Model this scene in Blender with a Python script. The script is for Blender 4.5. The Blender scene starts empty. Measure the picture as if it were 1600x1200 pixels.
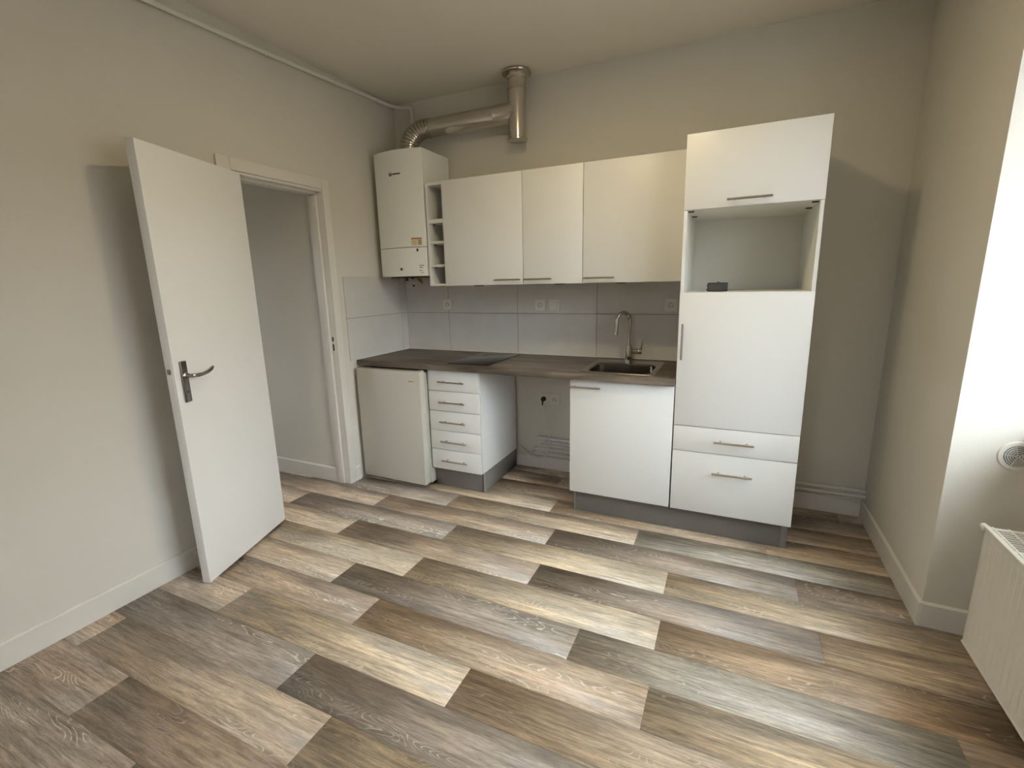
import bpy, bmesh, math, random
from mathutils import Vector, Matrix
random.seed(7)
S = bpy.context.scene
COL = S.collection

# ------------------------------------------------------------------ camera
F_PX = 735.84
CAM = Vector((2.466, -3.2392, 1.4187)); YAW, PIT, ROL = -0.437, -0.2112, -0.0213
f = Vector((math.sin(YAW)*math.cos(PIT), math.cos(YAW)*math.cos(PIT), math.sin(PIT)))
rt = Vector((math.cos(YAW), -math.sin(YAW), 0)); up = rt.cross(f)
rt2 = rt*math.cos(ROL) + up*math.sin(ROL); up2 = -rt*math.sin(ROL) + up*math.cos(ROL)
cd = bpy.data.cameras.new('camera'); cam = bpy.data.objects.new('camera', cd); COL.objects.link(cam)
cd.sensor_fit = 'HORIZONTAL'; cd.sensor_width = 36; cd.lens = 36*F_PX/1600; cd.clip_start = 0.02
M = Matrix((rt2, up2, -f)).transposed().to_4x4(); M.translation = CAM
cam.matrix_world = M
S.camera = cam

# ------------------------------------------------------------------ world, exposure
W = bpy.data.worlds.new('world'); S.world = W; W.use_nodes = True
bgn = W.node_tree.nodes['Background']
SKY_STRENGTH = 9.4
tc = W.node_tree.nodes.new('ShaderNodeTexCoord'); sx = W.node_tree.nodes.new('ShaderNodeSeparateXYZ')
cr = W.node_tree.nodes.new('ShaderNodeValToRGB')
W.node_tree.links.new(tc.outputs['Generated'], sx.inputs[0]); W.node_tree.links.new(sx.outputs['Z'], cr.inputs[0])
cr.color_ramp.elements[0].position = 0.12; cr.color_ramp.elements[0].color = (0.14, 0.135, 0.125, 1)   # street and facades
cr.color_ramp.elements[1].position = 0.20; cr.color_ramp.elements[1].color = (0.89, 0.94, 1.0, 1)    # overcast sky
W.node_tree.links.new(cr.outputs[0], bgn.inputs[0]); bgn.inputs[1].default_value = SKY_STRENGTH
# brighter part of the cloud cover, where the hidden sun stands
GLARE_STRENGTH = 26.0
GLARE_DIR = Vector((.70, -.34, .62)).normalized()
dt = W.node_tree.nodes.new('ShaderNodeVectorMath'); dt.operation = 'DOT_PRODUCT'; dt.inputs[1].default_value = GLARE_DIR
W.node_tree.links.new(tc.outputs['Generated'], dt.inputs[0])
mr = W.node_tree.nodes.new('ShaderNodeMapRange'); mr.interpolation_type = 'SMOOTHSTEP'
mr.inputs[1].default_value = math.cos(math.radians(34)); mr.inputs[2].default_value = math.cos(math.radians(8))
W.node_tree.links.new(dt.outputs['Value'], mr.inputs[0])
ml = W.node_tree.nodes.new('ShaderNodeMath'); ml.operation = 'MULTIPLY'; ml.inputs[1].default_value = GLARE_STRENGTH
W.node_tree.links.new(mr.outputs[0], ml.inputs[0])
bg2 = W.node_tree.nodes.new('ShaderNodeBackground'); bg2.inputs[0].default_value = (.78, .925, 1.0, 1); W.node_tree.links.new(ml.outputs[0], bg2.inputs[1])
ad = W.node_tree.nodes.new('ShaderNodeAddShader'); W.node_tree.links.new(bgn.outputs[0], ad.inputs[0]); W.node_tree.links.new(bg2.outputs[0], ad.inputs[1])
W.node_tree.links.new(ad.outputs[0], W.node_tree.nodes['World Output'].inputs['Surface'])
vs = S.view_settings; vs.view_transform = 'Standard'; vs.look = 'None'; vs.gamma = 1; vs.use_curve_mapping = False
vs.exposure = 0.0
LAMP_STRENGTH = 148.0
LAMP = (1.8, -1.5, 2.73)
LAMP_COL = (1.0, 0.80, 0.44)

# room constants
H = 2.7603; XR = 3.2564; YN = -0.9973; YN2 = -2.65; YF = -4.35; XG = 3.52; ZS = 0.84; ZH = 2.52

# daylight portal in the window opening (sampling aid for the sky only)
pl = bpy.data.lights.new('window_daylight', 'AREA'); pl.shape = 'RECTANGLE'; pl.size = YN-YN2; pl.size_y = ZH-ZS
po = bpy.data.objects.new('window_daylight', pl); COL.objects.link(po)
po.location = (XG+0.14, (YN+YN2)/2, (ZH+ZS)/2); po.rotation_euler = (math.radians(90), 0, math.radians(90))
pl.cycles.is_portal = True
pl2 = bpy.data.lights.new('fill_window_portal', 'AREA'); pl2.shape = 'RECTANGLE'; pl2.size = .6; pl2.size_y = ZH-ZS; pl2.cycles.is_portal = True  # portal for the added window behind the camera
po2 = bpy.data.objects.new('fill_window_portal', pl2); COL.objects.link(po2)
po2.location = (1.7, YF-.255, (ZH+ZS)/2); po2.rotation_euler = (math.radians(90), 0, math.radians(180))

# ------------------------------------------------------------------ materials
def mat(name, col, rough=0.5, metal=0.0, spec=0.5, bump=0.0, bscale=200, mott=0.0, mscale=4, coat=0.0, emit=None, aniso=0):
    m = bpy.data.materials.new(name); m.use_nodes = True; nt = m.node_tree; b = nt.nodes['Principled BSDF']
    b.inputs['Base Color'].default_value = (*col, 1); b.inputs['Roughness'].default_value = rough
    b.inputs['Metallic'].default_value = metal; b.inputs['Specular IOR Level'].default_value = spec
    b.inputs['Coat Weight'].default_value = coat
    if emit:
        b.inputs['Emission Color'].default_value = (*emit[0], 1); b.inputs['Emission Strength'].default_value = emit[1]
    t = nt.nodes.new('ShaderNodeTexCoord')
    if mott:
        n = nt.nodes.new('ShaderNodeTexNoise'); n.inputs['Scale'].default_value = mscale; n.inputs['Detail'].default_value = 4
        nt.links.new(t.outputs['Object'], n.inputs['Vector'])
        r = nt.nodes.new('ShaderNodeValToRGB')
        r.color_ramp.elements[0].position = .3; r.color_ramp.elements[1].position = .7
        r.color_ramp.elements[0].color = (*[c*(1-mott) for c in col], 1); r.color_ramp.elements[1].color = (*[min(1, c*(1+mott)) for c in col], 1)
        nt.links.new(n.outputs['Fac'], r.inputs[0]); nt.links.new(r.outputs[0], b.inputs['Base Color'])
    if bump:
        n = nt.nodes.new('ShaderNodeTexNoise'); n.inputs['Scale'].default_value = bscale; n.inputs['Detail'].default_value = 3
        nt.links.new(t.outputs['Object'], n.inputs['Vector'])
        bp = nt.nodes.new('ShaderNodeBump'); bp.inputs['Strength'].default_value = bump; bp.inputs['Distance'].default_value = .002
        nt.links.new(n.outputs['Fac'], bp.inputs['Height']); nt.links.new(bp.outputs[0], b.inputs['Normal'])
    return m

WALL = mat('wall_paint', (.68, .645, .575), .85, spec=.2, bump=.25, bscale=160)
CEIL = mat('ceiling_paint', (.78, .735, .64), .9, spec=.1, bump=.2, bscale=160)
TRIM = mat('trim_paint', (.735, .705, .645), .35, spec=.4)
DOORM = mat('door_paint', (.88, .875, .85), .4, spec=.4, bump=.1, bscale=300)
CAB = mat('cabinet_white', (.82, .82, .805), .38, spec=.4, bump=.15, bscale=500)
CABIN = mat('carcass_white', (.82, .81, .745), .5, spec=.3)
BOIL = mat('boiler_enamel', (.84, .85, .80), .3, spec=.45)
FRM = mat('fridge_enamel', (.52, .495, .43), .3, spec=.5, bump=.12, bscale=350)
KICK = mat('kickboard_grey', (.125, .115, .10), .35, spec=.5)
KICKT = mat('kickboard_trim', (.20, .19, .175), .3, metal=.3)
STEEL = mat('brushed_steel', (.42, .38, .34), .32, metal=1.0, bump=.2, bscale=600)
CHROME = mat('chrome', (.44, .42, .39), .07, metal=1.0)
DCHROME = mat('dark_chrome', (.30, .29, .28), .2, metal=1.0)
SINKM = mat('sink_steel', (.23, .21, .18), .2, metal=1.0, bump=.1, bscale=500)
ZINC = mat('duct_steel', (.60, .57, .52), .2, metal=1.0, bump=.06, bscale=30)
CORRM = mat('corrugated_steel', (.50, .47, .43), .18, metal=1.0)
GLASSB = mat('hob_glass', (.02, .019, .019), .16, spec=.12)
TILE = mat('tile_glaze', (.60, .575, .54), .30, spec=.4, mott=.03, mscale=9)
GROUT = mat('grout', (.16, .145, .125), .9)
PLAST = mat('socket_plastic', (.72, .69, .63), .35)
BLACK = mat('black_plastic', (.012, .012, .012), .4)
DGREY = mat('dark_plastic', (.035, .032, .03), .45)
PIPEW = mat('painted_pipe', (.78, .76, .70), .4)
CORD = mat('white_cable', (.80, .78, .72), .45)
BRASS = mat('brass', (.62, .38, .12), .3, metal=1)
RAD = mat('radiator_enamel', (.76, .735, .67), .35)
DARKV = mat('dark_void', (.05, .05, .055), .8)
SEAL = mat('rubber_seal', (.45, .44, .42), .7)
STKR = mat('sticker_red', (.30, .05, .04), .5); STKY = mat('sticker_yellow', (.75, .62, .40), .5)
STKW = mat('sticker_white', (.88, .88, .86), .5); STKP = mat('sticker_picture', (.35, .28, .22), .5)
INK = mat('ink', (.03, .03, .03), .5)
HOLE = mat('dark_hole', (.01, .01, .01), .8)
GLOW = mat('lamp_bulb', (1, 1, 1), .3, emit=(LAMP_COL, LAMP_STRENGTH))

def glass():
    m = bpy.data.materials.new('window_glass'); m.use_nodes = True; b = m.node_tree.nodes['Principled BSDF']
    b.inputs['Base Color'].default_value = (1, 1, 1, 1); b.inputs['Roughness'].default_value = 0
    b.inputs['Transmission Weight'].default_value = 1; b.inputs['IOR'].default_value = 1.01
    return m
GLASS = glass()

def node(nt, t, **k):
    n = nt.nodes.new(t)
    for a, v in k.items():
        if a == 'inp':
            for i, x in v.items(): n.inputs[i].default_value = x
        else: setattr(n, a, v)
    return n

def wood_floor():
    m = bpy.data.materials.new('vinyl_plank'); m.use_nodes = True; nt = m.node_tree; L = nt.links.new; b = nt.nodes['Principled BSDF']
    tone = node(nt, 'ShaderNodeAttribute', attribute_name='tone'); info = node(nt, 'ShaderNodeAttribute', attribute_name='info')
    tc = node(nt, 'ShaderNodeTexCoord'); sp = node(nt, 'ShaderNodeSeparateColor'); L(info.outputs['Color'], sp.inputs[0])
    off = node(nt, 'ShaderNodeCombineXYZ')
    a1 = node(nt, 'ShaderNodeMath', operation='MULTIPLY', inp={1: 37.0}); L(sp.outputs[0], a1.inputs[0]); L(a1.outputs[0], off.inputs[0])
    a2 = node(nt, 'ShaderNodeMath', operation='MULTIPLY', inp={1: 53.0}); L(sp.outputs[0], a2.inputs[0]); L(a2.outputs[0], off.inputs[1])
    p = node(nt, 'ShaderNodeVectorMath', operation='ADD'); L(tc.outputs['Object'], p.inputs[0]); L(off.outputs[0], p.inputs[1])
    def mp(sc, src=p):
        v = node(nt, 'ShaderNodeVectorMath', operation='MULTIPLY', inp={1: sc}); L(src.outputs[0], v.inputs[0]); return v
    # long soft streaks
    n1 = node(nt, 'ShaderNodeTexNoise', inp={'Scale': 1.0, 'Detail': 6.0, 'Roughness': .62, 'Distortion': .6}); L(mp((2.4, 19, 1)).outputs[0], n1.inputs['Vector'])
    # fine fibres
    n2 = node(nt, 'ShaderNodeTexNoise', inp={'Scale': 1.0, 'Detail': 5.0, 'Roughness': .75}); L(mp((20, 230, 1)).outputs[0], n2.inputs['Vector'])
    # broad patches (greyish / warm)
    n3 = node(nt, 'ShaderNodeTexNoise', inp={'Scale': 1.0, 'Detail': 3.0}); L(mp((1.5, 7.0, 1)).outputs[0], n3.inputs['Vector'])
    r1 = node(nt, 'ShaderNodeMapRange', inp={1: .33, 2: .68, 3: .74, 4: 1.22}); L(n1.outputs['Fac'], r1.inputs[0])
    r2 = node(nt, 'ShaderNodeMapRange', inp={1: .3, 2: .7, 3: .66, 4: 1.30}); L(n2.outputs['Fac'], r2.inputs[0])
    mul = node(nt, 'ShaderNodeMath', operation='MULTIPLY'); L(r1.outputs[0], mul.inputs[0]); L(r2.outputs[0], mul.inputs[1])
    n4 = node(nt, 'ShaderNodeTexNoise', inp={'Scale': 1.0, 'Detail': 6.0, 'Roughness': .7, 'Distortion': .4}); L(mp((5, 75, 1)).outputs[0], n4.inputs['Vector'])
    r4 = node(nt, 'ShaderNodeMapRange', inp={1: .32, 2: .60, 3: .50, 4: 1.14}); L(n4.outputs['Fac'], r4.inputs[0])
    n5 = node(nt, 'ShaderNodeTexNoise', inp={'Scale': 1.0, 'Detail': 3.0, 'Roughness': .6, 'Distortion': .8}); L(mp((1.6, 6.5, 1)).outputs[0], n5.inputs['Vector'])
    r5 = node(nt, 'ShaderNodeMapRange', inp={1: .36, 2: .62, 3: .76, 4: 1.10}); L(n5.outputs['Fac'], r5.inputs[0])
    mul5 = node(nt, 'ShaderNodeMath', operation='MULTIPLY'); L(mul.outputs[0], mul5.inputs[0]); L(r5.outputs[0], mul5.inputs[1]); mul = mul5
    mul0 = mul; mul = node(nt, 'ShaderNodeMath', operation='MULTIPLY'); L(mul0.outputs[0], mul.inputs[0]); L(r4.outputs[0], mul.inputs[1])
    warm = node(nt, 'ShaderNodeMix', data_type='RGBA', blend_type='MULTIPLY'); warm.inputs[0].default_value = 1
    rr = node(nt, 'ShaderNodeValToRGB'); L(n3.outputs['Fac'], rr.inputs[0])
    rr.color_ramp.elements[0].position = .35; rr.color_ramp.elements[0].color = (.92, .935, .96, 1)
    rr.color_ramp.elements[1].position = .65; rr.color_ramp.elements[1].color = (1.07, 1.0, .91, 1)
    L(tone.outputs['Color'], warm.inputs[6]); L(rr.outputs[0], warm.inputs[7])
    sc = node(nt, 'ShaderNodeVectorMath', operation='SCALE'); L(warm.outputs[2], sc.inputs[0]); L(mul.outputs[0], sc.inputs['Scale'])
    # cathedral grain: stretched distorted rings in limed white, only in patches
    nd = node(nt, 'ShaderNodeTexNoise', inp={'Scale': 1.0, 'Detail': 2.0}); L(mp((1.7, 8, 1)).outputs[0], nd.inputs['Vector'])
    ring = node(nt, 'ShaderNodeMath', operation='MULTIPLY', inp={1: 210.0}); L(nd.outputs['Fac'], ring.inputs[0])
    sn = node(nt, 'ShaderNodeMath', operation='SINE'); L(ring.outputs[0], sn.inputs[0])
    nb = node(nt, 'ShaderNodeTexNoise', inp={'Scale': 1.0, 'Detail': 3.0}); L(mp((30, 110, 1)).outputs[0], nb.inputs['Vector'])
    thr = node(nt, 'ShaderNodeMapRange', inp={1: .72, 2: .99, 3: 0, 4: 1}); L(sn.outputs[0], thr.inputs[0])
    brk = node(nt, 'ShaderNodeMapRange', inp={1: .34, 2: .5, 3: 0, 4: 1}); L(nb.outputs['Fac'], brk.inputs[0])
    nm = node(nt, 'ShaderNodeTexNoise', inp={'Scale': 1.0, 'Detail': 2.0}); L(mp((1.1, 10.0, 1)).outputs[0], nm.inputs['Vector'])
    msk = node(nt, 'ShaderNodeMapRange', inp={1: .52, 2: .58, 3: 0, 4: .75}); L(nm.outputs['Fac'], msk.inputs[0])
    w1 = node(nt, 'ShaderNodeMath', operation='MULTIPLY'); L(thr.outputs[0], w1.inputs[0]); L(brk.outputs[0], w1.inputs[1])
    w2 = node(nt, 'ShaderNodeMath', operation='MULTIPLY'); L(w1.outputs[0], w2.inputs[0]); L(msk.outputs[0], w2.inputs[1])
    gm = node(nt, 'ShaderNodeMix', data_type='RGBA'); L(w2.outputs[0], gm.inputs[0]); L(sc.outputs[0], gm.inputs[6]); gm.inputs[7].default_value = (.78, .72, .62, 1)
    # dark knots / cracks
    nk = node(nt, 'ShaderNodeTexNoise', inp={'Scale': 1.0, 'Detail': 6.0, 'Roughness': .7}); L(mp((7, 60, 1)).outputs[0], nk.inputs['Vector'])
    kk = node(nt, 'ShaderNodeMapRange', inp={1: .64, 2: .76, 3: 0, 4: .7}); L(nk.outputs['Fac'], kk.inputs[0])
    km = node(nt, 'ShaderNodeMix', data_type='RGBA', blend_type='MULTIPLY'); L(kk.outputs[0], km.inputs[0]); L(gm.outputs[2], km.inputs[6]); km.inputs[7].default_value = (.42, .38, .36, 1)
    # V-groove lines from the plank-local coordinate
    uv = node(nt, 'ShaderNodeUVMap', uv_map='plank'); su = node(nt, 'ShaderNodeSeparateXYZ'); L(uv.outputs[0], su.inputs[0])
    ab = node(nt, 'ShaderNodeMath', operation='LESS_THAN', inp={1: .0011}); L(su.outputs[1], ab.inputs[0])
    ab2 = node(nt, 'ShaderNodeMath', operation='LESS_THAN', inp={1: .0011}); L(su.outputs[0], ab2.inputs[0])
    mx = node(nt, 'ShaderNodeMath', operation='MAXIMUM'); L(ab.outputs[0], mx.inputs[0]); L(ab2.outputs[0], mx.inputs[1])
    m3 = node(nt, 'ShaderNodeMath', operation='MULTIPLY', inp={1: .45}); L(mx.outputs[0], m3.inputs[0])
    lm = node(nt, 'ShaderNodeMix', data_type='RGBA', blend_type='MULTIPLY'); L(m3.outputs[0], lm.inputs[0]); L(km.outputs[2], lm.inputs[6]); lm.inputs[7].default_value = (.2, .17, .14, 1)
    L(lm.outputs[2], b.inputs['Base Color'])
    b.inputs['Roughness'].default_value = .42; b.inputs['Specular IOR Level'].default_value = .4
    bu = node(nt, 'ShaderNodeBump', inp={'Strength': .12, 'Distance': .002}); L(n2.outputs['Fac'], bu.inputs['Height']); L(bu.outputs[0], b.inputs['Normal'])
    return m
FLOORM = wood_floor()

def wood_counter():
    m = bpy.data.materials.new('worktop_laminate'); m.use_nodes = True; nt = m.node_tree; L = nt.links.new; b = nt.nodes['Principled BSDF']
    tc = node(nt, 'ShaderNodeTexCoord')
    def mp(sc):
        v = node(nt, 'ShaderNodeVectorMath', operation='MULTIPLY', inp={1: sc}); L(tc.outputs['Object'], v.inputs[0]); return v
    n1 = node(nt, 'ShaderNodeTexNoise', inp={'Scale': 1.0, 'Detail': 5.0, 'Distortion': .7}); L(mp((2.2, 17, 25)).outputs[0], n1.inputs['Vector'])
    n2 = node(nt, 'ShaderNodeTexNoise', inp={'Scale': 1.0, 'Detail': 5.0, 'Roughness': .7}); L(mp((9, 190, 190)).outputs[0], n2.inputs['Vector'])
    n3 = node(nt, 'ShaderNodeTexNoise', inp={'Scale': 1.0, 'Detail': 2.0}); L(mp((2.5, 5, 6)).outputs[0], n3.inputs['Vector'])
    r = node(nt, 'ShaderNodeValToRGB'); L(n1.outputs['Fac'], r.inputs[0])
    e = r.color_ramp.elements; e[0].position = .32; e[0].color = (.056, .041, .030, 1); e[1].position = .7; e[1].color = (.17, .132, .098, 1)
    mid = e.new(.5); mid.color = (.10, .076, .056, 1)
    r2 = node(nt, 'ShaderNodeMapRange', inp={1: .3, 2: .7, 3: .72, 4: 1.25}); L(n2.outputs['Fac'], r2.inputs[0])
    r3 = node(nt, 'ShaderNodeMapRange', inp={1: .35, 2: .65, 3: .85, 4: 1.12}); L(n3.outputs['Fac'], r3.inputs[0])
    mu = node(nt, 'ShaderNodeMath', operation='MULTIPLY'); L(r2.outputs[0], mu.inputs[0]); L(r3.outputs[0], mu.inputs[1])
    sc = node(nt, 'ShaderNodeVectorMath', operation='SCALE'); L(r.outputs[0], sc.inputs[0]); L(mu.outputs[0], sc.inputs['Scale'])
    L(sc.outputs[0], b.inputs['Base Color']); b.inputs['Roughness'].default_value = .5; b.inputs['Specular IOR Level'].default_value = .35
    bu = node(nt, 'ShaderNodeBump', inp={'Strength': .15, 'Distance': .002}); L(n2.outputs['Fac'], bu.inputs['Height']); L(bu.outputs[0], b.inputs['Normal'])
    return m
COUNTER = wood_counter()

# ------------------------------------------------------------------ mesh builder
ORIG = {}
class MB:
    def __init__(s): s.bm = bmesh.new()
    def _mat(s, faces, mi, smooth=False):
        for fc in faces: fc.material_index = mi; fc.smooth = smooth
    def box(s, x0, x1, y0, y1, z0, z1, bev=0, mi=0, seg=2):
        b = bmesh.new(); bmesh.ops.create_cube(b, size=1)
        for v in b.verts: v.co = Vector(((x0+x1)/2+v.co.x*(x1-x0), (y0+y1)/2+v.co.y*(y1-y0), (z0+z1)/2+v.co.z*(z1-z0)))
        if bev: bmesh.ops.bevel(b, geom=b.edges[:]+b.verts[:], offset=min(bev, .45*min(x1-x0, y1-y0, z1-z0)), segments=seg, profile=.5, affect='EDGES')
        return s.merge(b, mi, False)
    def merge(s, b, mi=0, smooth=False, M=None):
        if M is not None: bmesh.ops.transform(b, matrix=M, verts=b.verts[:])
        mp = {v: s.bm.verts.new(v.co) for v in b.verts}
        for fc in b.faces:
            try:
                n = s.bm.faces.new([mp[v] for v in fc.verts]); n.material_index = mi; n.smooth = smooth or fc.smooth
            except ValueError: pass
        b.free(); return s
    def tube(s, pts, r, seg=12, mi=0, cap=True, ribs=None):
        pts = [Vector(p) for p in pts]; rings = []; n = len(pts)
        rs = r if isinstance(r, (list, tuple)) else [r]*n
        t0 = (pts[1]-pts[0]).normalized(); ref = Vector((0, 0, 1)) if abs(t0.z) < .9 else Vector((1, 0, 0))
        u = t0.cross(ref).normalized()
        for i, p in enumerate(pts):
            if i == 0: t = t0
            elif i == n-1: t = (pts[-1]-pts[-2]).normalized()
            else: t = ((pts[i]-pts[i-1]).normalized()+(pts[i+1]-pts[i]).normalized()).normalized()
            u = (u-t*u.dot(t)).normalized(); v = t.cross(u)
            rings.append([s.bm.verts.new(p+(u*math.cos(2*math.pi*k/seg)+v*math.sin(2*math.pi*k/seg))*rs[i]) for k in range(seg)])
        for a, b in zip(rings, rings[1:]):
            for k in range(seg):
                fc = s.bm.faces.new((a[k], a[(k+1) % seg], b[(k+1) % seg], b[k])); fc.material_index = mi; fc.smooth = True
        if cap:
            for rg in (rings[0][::-1], rings[-1]):
                fc = s.bm.faces.new(rg); fc.material_index = mi
        return s
    def lathe(s, c, prof, axis='z', seg=32, mi=0, cap=(False, False)):
        # prof: list of (radius, offset along axis)
        c = Vector(c); ax = {'x': Vector((1, 0, 0)), 'y': Vector((0, 1, 0)), 'z': Vector((0, 0, 1))}[axis] if isinstance(axis, str) else Vector(axis).normalized()
        u = ax.orthogonal().normalized(); v = ax.cross(u); rings = []
        for r, h in prof:
            rings.append([s.bm.verts.new(c+ax*h+(u*math.cos(2*math.pi*k/seg)+v*math.sin(2*math.pi*k/seg))*max(r, 1e-5)) for k in range(seg)])
        for a, b in zip(rings, rings[1:]):
            for k in range(seg):
                fc = s.bm.faces.new((a[k], a[(k+1) % seg], b[(k+1) % seg], b[k])); fc.material_index = mi; fc.smooth = True
        if cap[0]: s.bm.faces.new(rings[0][::-1]).material_index = mi
        if cap[1]: s.bm.faces.new(rings[-1]).material_index = mi
        return s
    def prism(s, poly, d, mi=0, smooth=False):
        # poly: ordered 3-D points of a planar outline; d: extrusion vector
        d = Vector(d); a = [s.bm.verts.new(Vector(p)) for p in poly]; b = [s.bm.verts.new(Vector(p)+d) for p in poly]; n = len(a)
        s.bm.faces.new(a[::-1]).material_index = mi; s.bm.faces.new(b).material_index = mi
        for k in range(n):
            fc = s.bm.faces.new((a[k], a[(k+1) % n], b[(k+1) % n], b[k])); fc.material_index = mi; fc.smooth = smooth
        return s
    def build(s, name, mats, parent=None, bevel=0, normals=True, sharp=35, rot=None):
        bm = s.bm
        if normals: bmesh.ops.recalc_face_normals(bm, faces=bm.faces[:])
        xs = [v.co for v in bm.verts]
        lo = Vector([min(v[i] for v in xs) for i in range(3)]); hi = Vector([max(v[i] for v in xs) for i in range(3)])
        o = Vector(((lo.x+hi.x)/2, (lo.y+hi.y)/2, lo.z))
        for v in bm.verts: v.co -= o
        me = bpy.data.meshes.new(name); bm.to_mesh(me); bm.free()
        for m in (mats if isinstance(mats, (list, tuple)) else [mats]): me.materials.append(m)
        ob = bpy.data.objects.new(name, me); COL.objects.link(ob)
        if parent: ob.parent = parent; ob.location = o - ORIG[parent]
        else: ob.location = o
        ORIG[ob] = o
        try: me.set_sharp_from_angle(angle=math.radians(sharp))
        except Exception: pass
        if bevel:
            bv = ob.modifiers.new('bevel', 'BEVEL'); bv.width = bevel; bv.segments = 2; bv.limit_method = 'ANGLE'
        return ob

def thing(name, label, cat, loc, group=None):
    o = bpy.data.objects.new(name, None); COL.objects.link(o); o.location = loc; o.empty_display_size = .1
    ORIG[o] = Vector(loc); return tag(o, label, cat, group)
def tag(o, label, cat, group=None):
    o['label'] = label; o['category'] = cat
    if group: o['group'] = group
    return o
def struct(o): o['kind'] = 'structure'; return o
def box(name, m, x0, x1, y0, y1, z0, z1, parent=None, bev=.001):
    return MB().box(x0, x1, y0, y1, z0, z1, bev).build(name, m, parent)
def copy_tree(o, loc, label, group=None):
    c = o.copy(); COL.objects.link(c); c.location = loc; c['label'] = label
    if group: c['group'] = group
    for ch in o.children:
        k = ch.copy(); COL.objects.link(k); k.parent = c
        for g in ch.children:
            q = g.copy(); COL.objects.link(q); q.parent = k
    return c

# ------------------------------------------------------------------ floor (one structure, planks as faces)
P = 0.1825; Y0 = -1.03; PL = 1.2135
LI, TA, BR, GD, DB, LG, OR = (.70, .585, .445), (.58, .465, .35), (.49, .385, .295), (.385, .32, .27), (.42, .335, .26), (.60, .555, .49), (.58, .445, .325)
ROWS = {  # row index k: top boundary y = Y0 - k*P ; (joint x, {n: tone}) with n = plank number right of the joint
    -6: (.70, {0: BR, 1: DB, -1: BR}), -5: (.20, {0: BR, 1: BR, 2: DB}), -4: (.95, {-1: BR, 0: DB, 1: BR}), -3: (.29, {-1: BR, 0: TA, 1: BR, 2: TA}),
    -2: (.85, {-1: GD, 0: TA, 1: LG, 2: GD}), -1: (.40, {-1: BR, 0: BR, 1: GD, 2: GD}), 0: (1.054, {-1: GD, 0: LI, 1: LI, 2: TA}),
    1: (.447, {-1: TA, 0: BR, 1: GD, 2: TA}), 2: (1.066, {-1: LI, 0: LI, 1: OR, 2: BR}), 3: (.766, {-1: TA, 0: GD, 1: LG, 2: BR}),
    4: (1.075, {-1: BR, 0: OR, 1: LI, 2: TA}), 5: (.450, {-1: BR, 0: LI, 1: TA, 2: BR}), 6: (1.062, {-1: GD, 0: GD, 1: BR, 2: BR}),
    7: (.119, {-1: BR, 0: TA, 1: LI, 2: TA}), 8: (.50, {-1: BR, 0: BR, 1: BR, 2: BR}), 9: (.9, {-1: DB, 0: BR, 1: TA}), 10: (.2, {0: DB, 1: BR})}
m = MB(); bm = m.bm
lt = bm.loops.layers.float_color.new('tone'); li = bm.loops.layers.float_color.new('info'); lu = bm.loops.layers.uv.new('plank')
FX0, FX1 = -1.9, 3.75
k = -8
while Y0-k*P > YF-.1:
    yt = Y0-k*P; yb = yt-P; yt_ = min(yt, .12)
    j, tones = ROWS.get(k, (random.random()*PL, {}))
    n0 = math.floor((FX0-j)/PL)
    for n in range(n0, math.ceil((FX1-j)/PL)):
        x0 = max(j+n*PL, FX0); x1 = min(j+(n+1)*PL, FX1)
        if x1-x0 < .001 or yt_-yb < .001: continue
        c = tones.get(n, random.choice([BR, TA, GD, BR, LI])); rnd = random.random()
        vs_ = [bm.verts.new(q) for q in ((x0, yb, 0), (x1, yb, 0), (x1, yt_, 0), (x0, yt_, 0))]
        fc = bm.faces.new(vs_)
        for l in fc.loops:
            l[lt] = (*c, 1); l[li] = (rnd, 0, 0, 1); l[lu].uv = (l.vert.co.x-(j+n*PL), l.vert.co.y-yb)
    k += 1
fl = m.build('floor', [FLOORM]); struct(fl)
sol = fl.modifiers.new('thickness', 'SOLIDIFY'); sol.thickness = .02; sol.offset = -1

# ------------------------------------------------------------------ walls
def wall(name, boxes, m=WALL):
    b = MB()
    for q in boxes: b.box(*q)
    return struct(b.build(name, m))
DY0, DY1, DH = -1.435, -0.795, 2.045     # door hole
wall('wall_left', [(-.10, 0, DY1, 0, 0, H), (-.10, 0, YF, DY0, 0, H), (-.10, 0, DY0, DY1, DH, H)])
wall('wall_back', [(-.10, 3.9, 0, .12, 0, H)])
WX0, WX1 = 1.4, 2.0  # hole for the window added as fill light
wall('wall_front', [(-.10, WX0, YF-.25, YF, 0, H), (WX1, 3.9, YF-.25, YF, 0, H), (WX0, WX1, YF-.25, YF, 0, ZS), (WX0, WX1, YF-.25, YF, ZH, H)])
wall('wall_right', [(XR, 3.9, YN, 0, 0, H), (XR, 3.9, YF, YN2, 0, H), (XR, 3.9, YN2, YN, ZH, H), (XG, 3.9, YN2, YN, 0, ZS)])
struct(box('ceiling', CEIL, -.10, 3.9, YF-.25, .12, H, H+.1, bev=0))
# corridor behind the door
wall('wall_corridor', [(-1.8, -.10, -.81, -.69, 0, 2.6), (-1.9, -1.8, -2.9, -2.3, 0, 2.6), (-1.9, -1.8, -1.8, -.69, 0, 2.6), (-1.9, -1.8, -2.3, -1.8, 0, 1.0), (-1.9, -1.8, -2.3, -1.8, 2.2, 2.6), (-1.8, -.10, -2.9, -2.8, 0, 2.6)])  # window opening in the end wall is added to brighten the corridor
struct(box('ceiling_corridor', CEIL, -1.9, -.10, -2.9, -.69, 2.6, 2.7, bev=0))

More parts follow.
